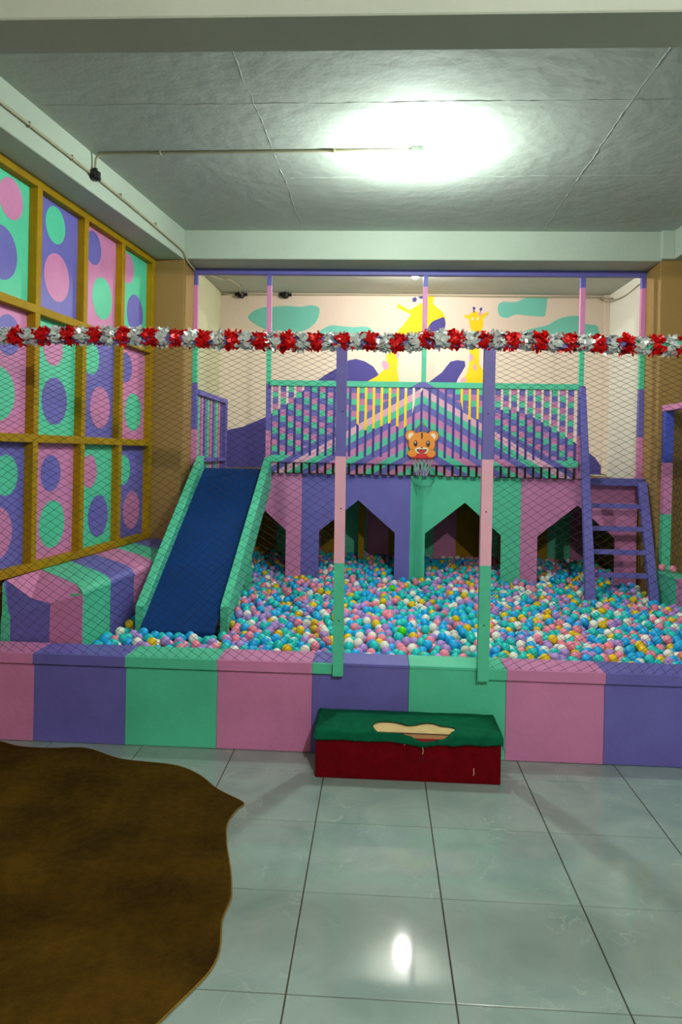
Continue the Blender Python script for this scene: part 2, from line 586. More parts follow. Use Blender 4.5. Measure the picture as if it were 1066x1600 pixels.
# mural on the rear wall (flat paint, a millimetre or two thick)
MURAL = {
    'teal_cloud': [
         [(-1.62,3.22),(-1.56,3.3),(-1.43,3.35),(-1.29,3.36),(-1.14,3.37),(-0.98,3.36),(-0.86,3.38),(-0.77,3.36),(-0.75,3.3),(-0.78,3.2),(-0.85,3.12),(-0.94,3.07),(-1.09,3.05),(-1.21,3.07),(-1.33,3.06),(-1.44,3.1),(-1.52,3.14)],
         [(-0.77,3.03),(-0.7,3.1),(-0.6,3.14),(-0.47,3.13),(-0.34,3.12),(-0.2,3.13),(-0.12,3.1),(-0.1,3.02),(-0.28,2.97),(-0.62,2.97)],
         [(1.38,3.39),(1.44,3.44),(1.59,3.44),(1.74,3.5),(1.95,3.51),(1.96,3.47),(1.94,3.3),(1.91,3.27),(1.73,3.28),(1.59,3.29),(1.49,3.25),(1.4,3.28)],
         [(1.68,3.08),(1.81,3.13),(1.97,3.17),(2.09,3.24),(2.24,3.28),(2.35,3.27),(2.42,3.19),(2.54,3.17),(2.57,3.11),(2.55,3.05),(2.3,3.0),(1.93,3.0),(1.74,3.01)],
    ],
    'giraffe_head': [
         [(0.54,3.12),(0.51,3.29),(0.51,3.44),(0.55,3.5),(0.59,3.54),(0.62,3.49),(0.61,3.41),(0.67,3.36),(0.73,3.31),(0.76,3.25),(0.77,3.17),(0.73,3.09),(0.64,3.05)],
    ],
    'giraffe_neck': [
         [(0.52,3.12),(0.51,3.44),(0.33,3.33),(0.19,3.41),(0.18,3.36),(0.35,3.28),(0.26,3.15),(0.18,3.06),(0.06,2.86),(0.06,2.8),(0.07,2.71),(0.06,2.63),(-0.05,2.53),(-0.19,2.45),(-0.33,2.36),(-0.35,2.13),(-0.29,1.97),(-0.18,1.88),(-0.01,1.92),(0.14,1.98),(0.28,1.89),(0.37,2.02),(0.35,2.21),(0.29,2.41),(0.22,2.47),(0.2,2.6),(0.2,2.79),(0.34,2.98)],
         [(1.08,3.08),(1.05,3.16),(1.04,3.23),(0.99,3.25),(0.99,3.28),(1.04,3.28),(1.06,3.3),(1.11,3.33),(1.15,3.31),(1.18,3.28),(1.26,3.32),(1.27,3.29),(1.22,3.25),(1.21,3.24),(1.21,3.14),(1.19,3.1),(1.16,3.05),(1.17,2.88),(1.17,2.69),(1.23,2.61),(1.24,2.46),(1.25,2.15),(1.22,2.04),(1.01,2.03),(0.95,2.3),(0.97,2.47),(1.03,2.59),(1.06,2.72),(1.05,2.95)],
    ],
    'giraffe_patch': [
         [(0.01,2.7),(0.05,2.72),(0.1,2.67),(0.08,2.62),(0.04,2.62)],
         [(0.19,2.84),(0.22,2.81),(0.21,2.76),(0.18,2.77)],
         [(1.06,2.82),(1.1,2.79),(1.09,2.74),(1.06,2.73)],
         [(1.1,2.68),(1.13,2.69),(1.14,2.63),(1.11,2.62)],
         [(0.97,2.52),(1.01,2.53),(1.02,2.5),(1.0,2.47),(0.96,2.46)],
         [(1.15,3.31),(1.19,3.31),(1.18,3.27),(1.16,3.27)],
    ],
    'giraffe_muzzle': [
         [(0.54,3.05),(0.55,3.11),(0.6,3.19),(0.68,3.23),(0.74,3.25),(0.76,3.2),(0.76,3.14),(0.73,3.08),(0.64,3.02)],
    ],
    'giraffe_horn': [
         [(0.36,3.47),(0.4,3.49),(0.42,3.46),(0.4,3.43),(0.37,3.43)],
         [(0.43,3.49),(0.47,3.5),(0.51,3.5),(0.5,3.47),(0.46,3.47)],
         [(1.08,3.37),(1.1,3.38),(1.12,3.36),(1.1,3.34),(1.11,3.31),(1.09,3.31),(1.09,3.34)],
         [(1.16,3.36),(1.19,3.37),(1.2,3.35),(1.18,3.33),(1.18,3.3),(1.17,3.3),(1.17,3.33)],
    ],
    'purple_hill': [
         [(-1.97,1.82),(-1.87,1.85),(-1.65,1.9),(-1.36,2.03),(-1.11,2.19),(-0.88,2.39),(-0.62,2.57),(-0.46,2.66),(-0.39,2.72),(-0.3,2.74),(-0.19,2.71),(-0.09,2.65),(-0.02,2.55),(0.04,2.29),(0.2,2.04),(0.36,1.98),(0.37,1.22),(-1.95,1.17)],
         [(0.36,1.98),(0.43,2.25),(0.54,2.44),(0.73,2.59),(0.83,2.72),(0.91,2.74),(1.0,2.73),(1.01,2.67),(0.92,2.51),(0.9,2.45),(1.12,2.06),(1.34,2.15),(1.57,2.16),(1.79,2.09),(2.1,1.92),(2.36,1.75),(2.55,1.61),(2.66,1.46),(2.69,1.31),(0.37,1.22)],
    ],
}
LAYER = {'purple_hill': (0.0015, PURPLE_MURAL), 'teal_cloud': (0.0015, TEAL), 'giraffe_neck': (0.0025, YELLOW_MURAL),
         'giraffe_head': (0.0025, YELLOW_MURAL), 'giraffe_patch': (0.004, PINK_MURAL), 'giraffe_muzzle': (0.004, PURPLE_MURAL),
         'giraffe_horn': (0.0035, PURPLE_MURAL)}
for nm, polys in MURAL.items():
    t, mm = LAYER[nm]
    for k, poly in enumerate(polys):
        poly = [(x, max(z, 1.405)) for x, z in poly]
        cl = [p for i, p in enumerate(poly) if p != poly[i - 1]]
        if nm in ('teal_cloud', 'giraffe_muzzle', 'giraffe_patch'):
            cl = smooth_loop(cl, 4)
        MB().prism(cl, lambda a, b: (a, W_REAR - t, b), (0, t + 0.002, 0)).build('mural_' + nm, mm, wall_rear)
for cx, cz in ((1.085, 3.235), (1.145, 3.235)):
    MB().prism(arc(cx, cz, 0.012, 0.022, 0, 2 * math.pi, 12)[:-1], lambda a, b: (a, W_REAR - 0.004, b), (0, 0.004, 0)).build('mural_giraffe_eye', IVORY, wall_rear)
# ------------------------------------------------------------------ lamps
def bulb_fixture(name, label, x, y, rad, colour, drop=0.0):
    root = thing(name, label, 'lamp', (x, y, CEIL), 'bare bulbs on the ceiling')
    z = CEIL - drop
    m = MB().lathe([(0.040, 0.0), (0.042, -0.012), (0.040, -0.032), (0.034, -0.040), (0.022, -0.043)], (x, y, z), 24)
    m.build('ceiling_rose', SOCKET, root, smooth=False)
    MB().lathe([(0.021, -0.040), (0.021, -0.085), (0.018, -0.088)], (x, y, z), 20).build('socket', SOCKET, root)
    g = glow_mat(name + '_glass', colour, rad)
    MB().lathe([(0.014, -0.086), (0.020, -0.098), (0.029, -0.115), (0.032, -0.130), (0.030, -0.146), (0.022, -0.158), (0.010, -0.164)],
               (x, y, z), 12).build('bulb', g, root, smooth=True)
    return root


bulb_fixture('ceiling_bulb', 'lit bare bulb in a pale socket on the grey ceiling above the ball pit', 0.20, 4.56, LAMP_PIT, (0.86, 1.0, 0.90))
bulb_fixture('ceiling_bulb', 'lit bulb behind the back beam, just above the giraffe mural', 0.33, 7.28, LAMP_REAR, (1.0, 0.96, 0.88))
bulb_fixture('ceiling_bulb', 'lit bulb on the ceiling of the entrance area in front of the play pit', 0.9, -0.6, LAMP_ENTRY, (1.0, 0.96, 0.88))

# ------------------------------------------------------------------ the front kerb of the pit
STRIPE = [-2.36, -1.851, -1.343, -0.843, -0.332, 0.181, 0.690, 1.199, 1.708, 2.218, 2.46]
SCOL = [PINK, PURPLE, GREEN, PINK, PURPLE, GREEN, PINK, PURPLE, GREEN, PINK]
KY = 3.84


def left_limit(y):
    return LW(y, 0.006)


kerb = thing('pit_kerb', 'low wide kerb of pink, purple and green panels along the front of the ball pit', 'low wall', (0.1, KY, 0))
MB().box(-2.18, 2.46, KY + 0.018, 4.03, 0.0, 0.466).build('core', TAN, kerb)
for i in range(10):
    x0, x1 = max(STRIPE[i], left_limit(KY)), STRIPE[i + 1]
    MB().box(x0 + 0.0006, x1 - 0.0006, KY, KY + 0.018, 0.003, 0.466).build('panel', SCOL[i], kerb, bevel=0.0015)
    MB().box(x0 + 0.0006, x1 - 0.0006, KY - 0.004, 4.04, 0.466, 0.485).build('cap_board', SCOL[i], kerb, bevel=0.003)
FZ0, FZ1 = 0.428, 0.4845
for i in range(4):
    x0, x1 = max(STRIPE[i], left_limit(KY)), STRIPE[i + 1]
    MB().box(x0, x1, KY - 0.022, KY - 0.0045, FZ0, FZ1).build('fascia_board', SCOL[i], kerb, bevel=0.002)
MB().box(STRIPE[4], -0.2225, KY - 0.022, KY - 0.0045, FZ0, FZ1).build('fascia_board', GREEN, kerb, bevel=0.002)
MB().box(0.5925, STRIPE[6], KY - 0.022, KY - 0.0045, FZ0, FZ1).build('fascia_board', GREEN, kerb, bevel=0.002)
for i in range(6, 10):
    MB().box(STRIPE[i], STRIPE[i + 1], KY - 0.022, KY - 0.0045, FZ0, FZ1).build('fascia_board', SCOL[i], kerb, bevel=0.002)
struct(MB().box(-1.70, 2.32, 4.035, 8.66, 0.30, 0.36).build('floor_pit', DARK))


def zoned_post(mb, x0, x1, y0, y1, zs, mis, lean=0.0):
    """square post whose paint changes at the heights zs"""
    zt, zb = zs[0], zs[-1]
    for k in range(len(mis)):
        a, b = zs[k + 1], zs[k]
        la, lb = lean * (a - zb) / (zt - zb), lean * (b - zb) / (zt - zb)
        mb.hexa([(x0 + la, y0, a), (x1 + la, y0, a), (x1 + la, y1, a), (x0 + la, y1, a),
                 (x0 + lb, y0, b), (x1 + lb, y0, b), (x1 + lb, y1, b), (x0 + lb, y1, b)], mis[k])
    return mb


# entrance frame: two posts and the crossbar the nets hang from
ent = thing('entrance_frame', 'two square posts in purple, pink and green carrying the crossbar over the pit entrance', 'frame', (0.18, KY, 0.43))
P3 = [PURPLE, LIGHT_PINK, GREEN]
zoned_post(MB(), -0.2215, -0.1665, KY - 0.05, KY - 0.0045, [2.165, 1.583, 1.022, 0.428], [0, 1, 2], -0.012).build('post', P3, ent)
zoned_post(MB(), 0.534, 0.5915, KY - 0.05, KY - 0.0045, [2.165, 1.582, 1.029, 0.428], [0, 1, 2], 0.004).build('post', P3, ent)
m = MB()
m.box(left_limit(3.8), 1.30, KY - 0.05, KY - 0.01, 2.166, 2.212, 0)
m.box(1.30, 2.46, KY - 0.05, KY - 0.01, 2.166, 2.212, 1)
m.build('crossbar', [PURPLE, GREEN], ent)
for x in (-0.195, 0.562):
    for z in (1.82, 1.31, 0.72):
        m = MB().tube([(x, KY - 0.0515, z), (x, KY - 0.049, z)], 0.004, 8)
        m.build('screw_head', DARK, ent)


# ------------------------------------------------------------------ knotted nets
def net(name, label, x0, x1, seed, ztop=2.172, zbot=0.474, w=0.066):
    r = random.Random(seed)
    levels = [ztop]
    while levels[-1] > zbot:
        t = (ztop - levels[-1]) / (ztop - zbot)
        levels.append(levels[-1] - (0.0140 + 0.0110 * min(1, t * 1.3)))
    levels[-1] = zbot
    nx = int((x1 - x0) / w) + 1
    rad = 0.00105
    pt = {}
    for j, z in enumerate(levels):
        t = (ztop - z) / (ztop - zbot)
        for i in range(-14, nx + 15):
            u = x0 + (i + 0.5 * (j % 2)) * w
            q = Vector((u * 1.7 + seed * 9, z * 1.3, seed))
            sway = 0.14 * t * noise.noise(q) + 0.62 * t * t * (1 if seed % 2 else -1)
            sag = 0.05 * math.sin(math.pi * t) * noise.noise(q * 0.8 + Vector((5, 1, 2)))
            fy = KY - 0.008 + 0.045 * math.sin(math.pi * t) * (0.6 + noise.noise(Vector((u * 1.1, z, seed + 4.0)))) + r.uniform(-.002, .002)
            edge = 0.0 if j in (0, len(levels) - 1) else 1.0
            pt[(i, j)] = Vector((u + sway * 0.55 + r.uniform(-.003, .003), fy, z + edge * (sag + r.uniform(-.0025, .0025))))
    mb = MB()

    def seg(a, b):
        # clip to the opening
        if a.x > b.x:
            a, b = b, a
        if b.x <= x0 or a.x >= x1:
            return
        if a.x < x0:
            a = a + (b - a) * ((x0 - a.x) / (b.x - a.x))
        if b.x > x1:
            b = a + (b - a) * ((x1 - a.x) / (b.x - a.x))
        if (b - a).length < 1e-4:
            return
        d = (b - a).normalized()
        u = d.cross(Vector((0, 1, 0))).normalized() * rad
        v = d.cross(u).normalized() * rad
        V = []
        for p in (a, b):
            for k in range(3):
                ang = 2.0944 * k
                V.append(p + u * math.cos(ang) + v * math.sin(ang))
        mb.add(V, [(0, 1, 4, 3), (1, 2, 5, 4), (2, 0, 3, 5)])

    for j in range(len(levels) - 1):
        for i in range(-13, nx + 14):
            a = pt[(i, j)]
            if j % 2 == 0:
                seg(a, pt[(i, j + 1)]); seg(a, pt[(i - 1, j + 1)])
            else:
                seg(a, pt[(i, j + 1)]); seg(a, pt[(i + 1, j + 1)])
    o = mb.build(name, NET)
    tag(o, label, 'net', 'black nets across the pit front')
    return o


net('safety_net', 'black knotted net left of the entrance, in front of the blue slide', left_limit(3.84) + 0.005, -0.226, 1)
net('safety_net', 'black knotted net right of the entrance, in front of the purple ladder', 0.596, 2.44, 2)

# ------------------------------------------------------------------ tinsel garland along the crossbar
gar = thing('tinsel_garland', 'red and silver tinsel garland wound along the crossbar above the nets', 'garland', (0.1, KY - 0.03, 2.19))
rg = random.Random(11)
TW = 0.0735
n_t = int((2.42 + 2.16) / TW)
for k in range(n_t):
    xc = -2.15 + TW * (k + 0.5)
    red = k % 2 == 0
    zc = 2.196 + 0.010 * math.sin(xc * 3.1) - (0.012 if abs(xc - 0.09) < 0.1 else 0.0)
    mb = MB()
    R = rg.uniform(0.036, 0.048) if red else rg.uniform(0.034, 0.046)
    for s in range(130):
        a = rg.uniform(0, 2 * math.pi)
        x = xc + rg.gauss(0, TW * 0.24)
        L = R * rg.uniform(0.5, 1.0)
        wd = rg.uniform(0.006, 0.0125)
        lean = rg.uniform(-0.75, 0.75)
        d = Vector((lean, math.cos(a), math.sin(a))).normalized()
        side = d.cross(Vector((rg.uniform(-1, 1), rg.uniform(-1, 1), rg.uniform(-1, 1)))).normalized()
        bend = Vector((rg.uniform(-.4, .4), rg.uniform(-.3, .3), rg.uniform(-.5, .2)))
        c = Vector((x, KY - 0.03, zc))
        p0 = c + d * 0.016
        p1 = c + d * (0.022 + L * 0.5)
        p2 = c + (d + bend * 0.45).normalized() * (0.022 + L)
        if s % 3 == 0:      # strips lying round the bar, so that it hardly shows
            t = Vector((0.9 * (1 if rg.random() < 0.5 else -1), -math.sin(a) * rg.uniform(-1, 1), math.cos(a) * rg.uniform(-1, 1))).normalized()
            n0 = Vector((0, math.cos(a), math.sin(a)))
            p0 = c + n0 * rg.uniform(0.030, 0.040) - t * 0.016
            p1, p2 = p0 + t * 0.016 + n0 * 0.006, p0 + t * 0.036 + n0 * rg.uniform(0.0, 0.012)
            side = t.cross(n0).normalized()
            wd *= 1.2
        V = [p0 - side * wd * 0.5, p0 + side * wd * 0.5, p1 - side * wd, p1 + side * wd, p2 - side * wd * 0.6, p2 + side * wd * 0.6]
        mb.add(V, [(0, 1, 3, 2), (2, 3, 5, 4)])
    mb.build('tinsel_tuft', RED_FOIL if red else SILVER_FOIL, gar)

# ------------------------------------------------------------------ padded bench along the left wall
bench = thing('padded_bench', 'striped padded bench running along the polka-dot left wall', 'bench', (-1.95, 4.8, 0))
# face stripes, from the column towards the kerb; the cushion stripes run back to the wall at a slant
edges = [6.249, 5.53, 5.17, 4.81, 4.46, 4.10]
fcol = [PURPLE, GREEN, PINK, PURPLE, GREEN]
shift = [0.0, 0.36, 0.40, 0.40, 0.40, 0.40]
PROF = [(0.004, 0.0), (0.30, 0.0), (0.40, -0.006), (0.445, -0.018), (0.468, -0.034), (0.474, -0.050)]


def cushion(t0, t1, n0, n1, c, end=None):
    """top piece between the wall points t0 < t1 and the nose points n0 < n1"""
    V, Fs = [], []
    n = len(PROF)
    for (o, dz) in PROF:
        f = o / 0.474
        zz = 0.823 - 0.022 * f + dz
        for t, e in ((t0, n0), (t1, n1)):
            y = t + (e - t) * f
            V.append((LW(y, o), y, zz))
    for q in range(n - 1):
        Fs.append((2 * q, 2 * q + 2, 2 * q + 3, 2 * q + 1))
    for q, o in ((0, 0.004), (1, 0.004), (2 * n - 2, 0.466), (2 * n - 1, 0.466)):
        V.append((LW(V[q][1], o), V[q][1], 0.70))
    b0 = 2 * n
    Fs += [(0, 1, b0 + 1, b0), (2 * n - 2, b0 + 2, b0 + 3, 2 * n - 1), (b0, b0 + 1, b0 + 3, b0 + 2)]
    Fs.append(tuple([b0, b0 + 2] + [2 * q for q in range(n - 1, -1, -1)]))
    Fs.append(tuple([2 * q + 1 for q in range(n)] + [b0 + 3, b0 + 1]))
    MB().add(V, Fs).build('top_cushion', c, bench)


for k in range(5):
    y1, y0 = edges[k], edges[k + 1]
    m = MB()
    m.hexa([(LW(y0, .40), y0, 0.0), (LW(y0, .470), y0, 0.0), (LW(y1, .470), y1, 0.0), (LW(y1, .40), y1, 0.0),
            (LW(y0, .40), y0, 0.755), (LW(y0, .470), y0, 0.755), (LW(y1, .470), y1, 0.755), (LW(y1, .40), y1, 0.755)])
    m.build('face_panel', fcol[k], bench)
    cushion(y0 + shift[k + 1], min(y1 + shift[k], 6.249), y0, y1, fcol[k])
# the end by the kerb: the nose sinks and runs back to the wall
cor = [(LW(4.10, .472), 4.10, 0.752), (-1.880, 4.080, 0.700), (-2.107, 4.066, 0.615), (-2.160, 4.060, 0.592)]
crs = [(LW(4.162, .40), 4.162, 0.799), (-2.005, 4.105, 0.722), (-2.130, 4.085, 0.655), (-2.164, 4.080, 0.640)]
wal = [(LW(4.50, .004), 4.50, 0.823), (LW(4.12, .004), 4.12, 0.820), (LW(4.095, .004), 4.095, 0.812), (LW(4.085, .004), 4.085, 0.81)]
for k, c in enumerate((PINK, PURPLE, GREEN)):
    (ax, ay, az), (bx_, by_, bz_) = cor[k], cor[k + 1]
    MB().hexa([(bx_, by_, 0), (ax, ay, 0), (ax - 0.03, ay + 0.3, 0), (bx_ - 0.004, by_ + 0.05, 0),
               (bx_, by_, bz_), (ax, ay, az), (ax - 0.03, ay + 0.3, az - 0.04), (bx_ - 0.004, by_ + 0.05, bz_ - 0.02)]).build('face_panel', c, bench)
    MB().add([wal[k], wal[k + 1], crs[k + 1], crs[k], cor[k + 1], cor[k],
              (cor[k][0], cor[k][1] + .02, cor[k][2] - 0.05), (cor[k + 1][0], cor[k + 1][1] + .01, cor[k + 1][2] - 0.05),
              (wal[k + 1][0], wal[k + 1][1], .6), (wal[k][0], wal[k][1], .6)],
             [(0, 1, 2, 3), (3, 2, 4, 5), (5, 4, 7, 6), (6, 7, 8, 9), (1, 8, 7, 4, 2), (0, 3, 5, 6, 9), (0, 9, 8, 1)]).build('top_cushion', c, bench)

# ------------------------------------------------------------------ low wall on the right of the pit, its fence post and net
low = thing('side_kerb', 'low green and pink striped wall along the right side of the pit', 'low wall', (2.39, 5.0, 0))
for (y1, y0, c) in ((6.248, 5.74, GREEN), (5.74, 5.23, PINK), (5.23, 4.72, PURPLE), (4.72, 4.21, GREEN), (4.21, 4.045, PINK)):
    MB().box(2.325, 2.465, y0 + 0.0006, y1 - 0.0006, 0.0, 0.66).build('panel', c, low, bevel=0.002)
    MB().box(2.318, 2.472, y0 + 0.0006, y1 - 0.0006, 0.66, 0.678).build('cap_board', c, low, bevel=0.002)
fence = thing('net_fence', 'net fence with blue, pink and green post on the low right wall', 'fence', (2.42, 5.1, 0.68))
zoned_post(MB(), 2.372, 2.442, 6.165, 6.235, [2.005, 1.573, 1.143, 0.679], [0, 1, 2], 0.012).build('post', [BLUE_POST, PINK, GREEN], fence, bevel=0.002)
zoned_post(MB(), 2.384, 2.454, 4.10, 4.17, [2.005, 1.573, 1.143, 0.679], [0, 1, 2], 0.0).build('post', [BLUE_POST, PINK, GREEN], fence, bevel=0.002)
MB().box(2.378, 2.458, 4.08, 6.238, 2.006, 2.055).build('top_rail', PINK, fence, bevel=0.002)
m = MB()
rn = random.Random(8)
ys, zs = [4.18 + 0.036 * i for i in range(56)], [0.684 + 0.0412 * i for i in range(33)]
for j in range(len(zs) - 1):
    for i in range(len(ys) - 1):
        if (i + j) % 2:
            continue
        for (a, b) in (((i, j), (i + 1, j + 1)), ((i + 1, j), (i, j + 1))) if True else ():
            pa, pb = Vector((2.456, ys[a[0]], zs[a[1]])), Vector((2.456, ys[b[0]], zs[b[1]]))
            d = (pb - pa).normalized()
            u = Vector((1, 0, 0)) * 0.0013
            v = d.cross(u).normalized() * 0.0013
            V = [p + u * math.cos(2.0944 * k) + v * math.sin(2.0944 * k) for p in (pa, pb) for k in range(3)]
            m.add(V, [(0, 1, 4, 3), (1, 2, 5, 4), (2, 0, 3, 5)])
m.build('net', NET, fence)['kind'] = 'stuff'

# ------------------------------------------------------------------ play platform
YF = 6.60
plat = thing('play_platform', 'raised play platform with striped slatted railing and arched front below the giraffe mural', 'playground platform', (0.33, 7.5, 0.3))
ZONES = [PURPLE, PINK, GREEN]


def clip(poly, a, b, c):
    """part of a convex polygon with a*x + b*z <= c"""
    out = []
    n = len(poly)
    for i in range(n):
        p, q = poly[i], poly[(i + 1) % n]
        dp, dq = a * p[0] + b * p[1] - c, a * q[0] + b * q[1] - c
        if dp <= 0:
            out.append(p)
        if (dp < 0 < dq) or (dq < 0 < dp):
            t = dp / (dp - dq)
            out.append((p[0] + (q[0] - p[0]) * t, p[1] + (q[1] - p[1]) * t))
    return out


SLOPE, XC, APEX, BAND = 0.59, 0.384, 2.205, 0.066
CH = [3, 2, 0, 1, 2, 0, 1, 2, 0, 1, 2, 0]        # pale pink, green, purple, pink, green, purple ...
PAINT = [PURPLE, PINK, GREEN, LIGHT_PINK]


def painted_front(mb, x0, x1, z0, z1, y, upper, row_shift=0):
    """front face of a board cut along the painted chevrons; upper(r) = paint of the rows above the chevrons"""
    halves = [(x0, x1)] if not (x0 < XC < x1) else [(x0, XC), (XC, x1)]
    for (a, b) in halves:
        sgn = 1.0 if (a + b) / 2 < XC else -1.0
        # chevron line k: z = APEX - SLOPE*|x-XC| - k*BAND  ->  z - sgn*SLOPE*x = c_k
        def ck(k):
            return APEX - sgn * SLOPE * XC - k * BAND
        rect = [(a, z0), (b, z0), (b, z1), (a, z1)]
        def emit(poly, mi):
            if len(poly) < 3:
                return
            ar = sum(poly[i][0] * poly[(i + 1) % len(poly)][1] - poly[(i + 1) % len(poly)][0] * poly[i][1] for i in range(len(poly)))
            if abs(ar) < 1e-7:
                return
            mb.add([(p[0], y, p[1]) for p in poly], [tuple(range(len(poly)))], mi)
        for k in range(-1, 14):
            p = clip(rect, -sgn * SLOPE, 1, ck(k))
            p = clip(p, sgn * SLOPE, -1, -ck(k + 1)) if p else p
            emit(p, 0 if k == -1 else CH[k % 6 + (0 if k < 6 else 0)] if k < 1 else [2, 0, 1][(k - 1) % 3])
        top = clip(rect, sgn * SLOPE, -1, -ck(-1))
        if top:
            r = 0
            while True:
                zt = 2.205 - 0.0545 * r
                zb = zt - 0.0545
                q = clip(top, 0, 1, zt) if r else top
                q = clip(q, 0, -1, -zb) if q else q
                emit(q, upper(r))
                r += 1
                if zb < z0:
                    break


def front_open_box(mb, x0, x1, y0, y1, z0, z1, mi=0):
    p = [(x0, y0, z0), (x1, y0, z0), (x1, y1, z0), (x0, y1, z0), (x0, y0, z1), (x1, y0, z1), (x1, y1, z1), (x0, y1, z1)]
    mb.add(p, [(0, 3, 2, 1), (4, 5, 6, 7), (1, 2, 6, 5), (2, 3, 7, 6), (3, 0, 4, 7)], mi)


for s in range(38):
    xc = -0.956 + 0.072 * s
    x0, x1 = xc - 0.0245, xc + 0.0245
    m = MB()
    ys0, ys1 = 6.563, 6.580
    front_open_box(m, x0, x1, ys0, ys1, 1.415 - 0.006 * (s % 3 == 1), 2.205)
    painted_front(m, x0, x1, 1.54, 2.205, ys0, lambda r: [1, 2, 0][(r - s) % 3])
    painted_front(m, x0, x1, 1.415 - 0.006 * (s % 3 == 1), 1.54, ys0, lambda r: 3)
    m.build('slat', PAINT, plat)
m = MB()
front_open_box(m, -1.005, 1.772, 6.545, 6.5625, 1.512, 1.572, 0)
painted_front(m, -1.005, 1.772, 1.512, 1.572, 6.545, lambda r: 2)
m.build('lower_rail', PAINT, plat)
m = MB()
front_open_box(m, -1.005, 1.775, 6.545, 6.60, 2.2055, 2.256, 2)
painted_front(m, -1.005, 1.775, 2.2055, 2.256, 6.545, lambda r: 2)
m.build('top_rail', PAINT, plat)

zz = [3.225, 3.124, 2.635, 2.223, 1.794, 1.414]
for x, zl, lean in ((-1.708, 5, -0.02), (-1.018, 5, -0.018), (0.392, 3, 0.0), (1.800, 5, 0.0), (2.328, 5, 0.014)):
    mis = [0, 1, 2, 0, 1][:zl]
    z = zz[:zl + 1]
    if zl == 3:
        z = zz[:3] + [2.2565]
    w = 0.0255 if abs(x - 0.39) > 1.6 else 0.021
    zoned_post(MB(), x - w, x + w, 6.582, 6.628, z, mis, lean).build('post', ZONES, plat)
MB().box(-1.734, 2.351, 6.575, 6.632, 3.2255, 3.276).build('head_rail', PURPLE, plat, bevel=0.003)
MB().box(-1.735, 2.351, 6.632, W_REAR - 0.021, 1.368, 1.410).build('deck', DECK, plat, bevel=0.002)
# striped boarding at the back of the space below the deck
for k in range(-1, 15):
    x0 = -1.36 + 0.247 * k
    if x0 < 2.33:
        MB().box(max(x0, -1.715) + 0.0015, min(x0 + 0.247, 2.332) - 0.0015, 7.98, 7.998, 0.0, 1.366).build('board', (MUSTARD, GREEN, PINK)[k % 3], plat)
MB().box(-0.99, 1.772, 6.632, 6.646, 1.4105, 1.505).build('toe_board', DECK, plat)
MB().box(1.845, 2.35, 6.50, 6.60, 1.376, 1.424).build('deck_edge', PURPLE, plat, bevel=0.003)

BND = [-1.700, -0.700, 0.294, 1.289, 2.319]
ARCH = [(-1.52, -0.84, -1.17), (-0.535, 0.157, -0.181), (0.430, 1.115, 0.787), (1.440, 2.125, 1.793)]
for i, c in enumerate((PINK, PURPLE, GREEN, PINK)):
    a, b = BND[i] + 0.0005, BND[i + 1] - 0.0005
    l, r, p = ARCH[i]
    poly = [(a, 0.30), (l, 0.30), (l, 0.884), (p, 1.174), (r, 0.884), (r, 0.30), (b, 0.30), (b, 1.404), (a, 1.404)]
    MB().prism(poly, lambda x, z: (x, YF, z), (0, 0.018, 0)).build('arched_panel', c, plat)
for x in (-0.17, 1.29):
    MB().box(x - 0.03, x + 0.03, 7.57, 7.63, 0.33, 1.368).build('support_post', MUSTARD, plat)
for x0, x1 in ((-1.735, -1.72), (2.335, 2.35)):
    MB().box(x0, x1, 6.62, W_REAR - 0.022, 0.30, 1.366).build('end_panel', MUSTARD, plat)

# inner guard on the left edge of the deck
gx = -1.70
MB().box(gx - 0.035, gx + 0.035, 7.77, 7.84, 1.411, 2.165).build('guard_post', PURPLE, plat, bevel=0.002)
MB().box(gx - 0.03, gx + 0.03, 6.632, 7.77, 2.115, 2.165).build('guard_rail', PURPLE, plat, bevel=0.002)
MB().box(gx + 0.008, gx + 0.04, 6.632, 7.77, 1.492, 1.532).build('guard_rail', PURPLE, plat, bevel=0.002)
for k in range(9):
    y = 6.70 + 0.125 * k
    MB().box(gx - 0.008, gx + 0.006, y - 0.030, y + 0.030, 1.411, 2.114).build('guard_slat', (GREEN, PINK, PURPLE)[k % 3], plat)

# ------------------------------------------------------------------ slide
slide = thing('slide', 'steep blue slide with green side boards at the left of the pit', 'slide', (-1.28, 5.5, 0.42))
m = MB()
m.hexa([(-1.478, 4.44, 0.440), (-1.003, 4.44, 0.440), (-1.047, 6.56, 1.41), (-1.600, 6.56, 1.41),
        (-1.478, 4.44, 0.472), (-1.003, 4.44, 0.472), (-1.047, 6.56, 1.445), (-1.600, 6.56, 1.445)])
m.build('slide_bed', BLUE_SHEET, slide, bevel=0.008, seg=2)


def slide_board(xb0, xb1, xt0, xt1, yb, zb0, zb1, mi=0, yt=6.555, zt0=1.385, zt1=1.553):
    return MB().hexa([(xb0, yb, zb0), (xb1, yb, zb0), (xt1, yt, zt0), (xt0, yt, zt0),
                      (xb0, yb, zb1), (xb1, yb, zb1), (xt1, yt, zt1), (xt0, yt, zt1)])


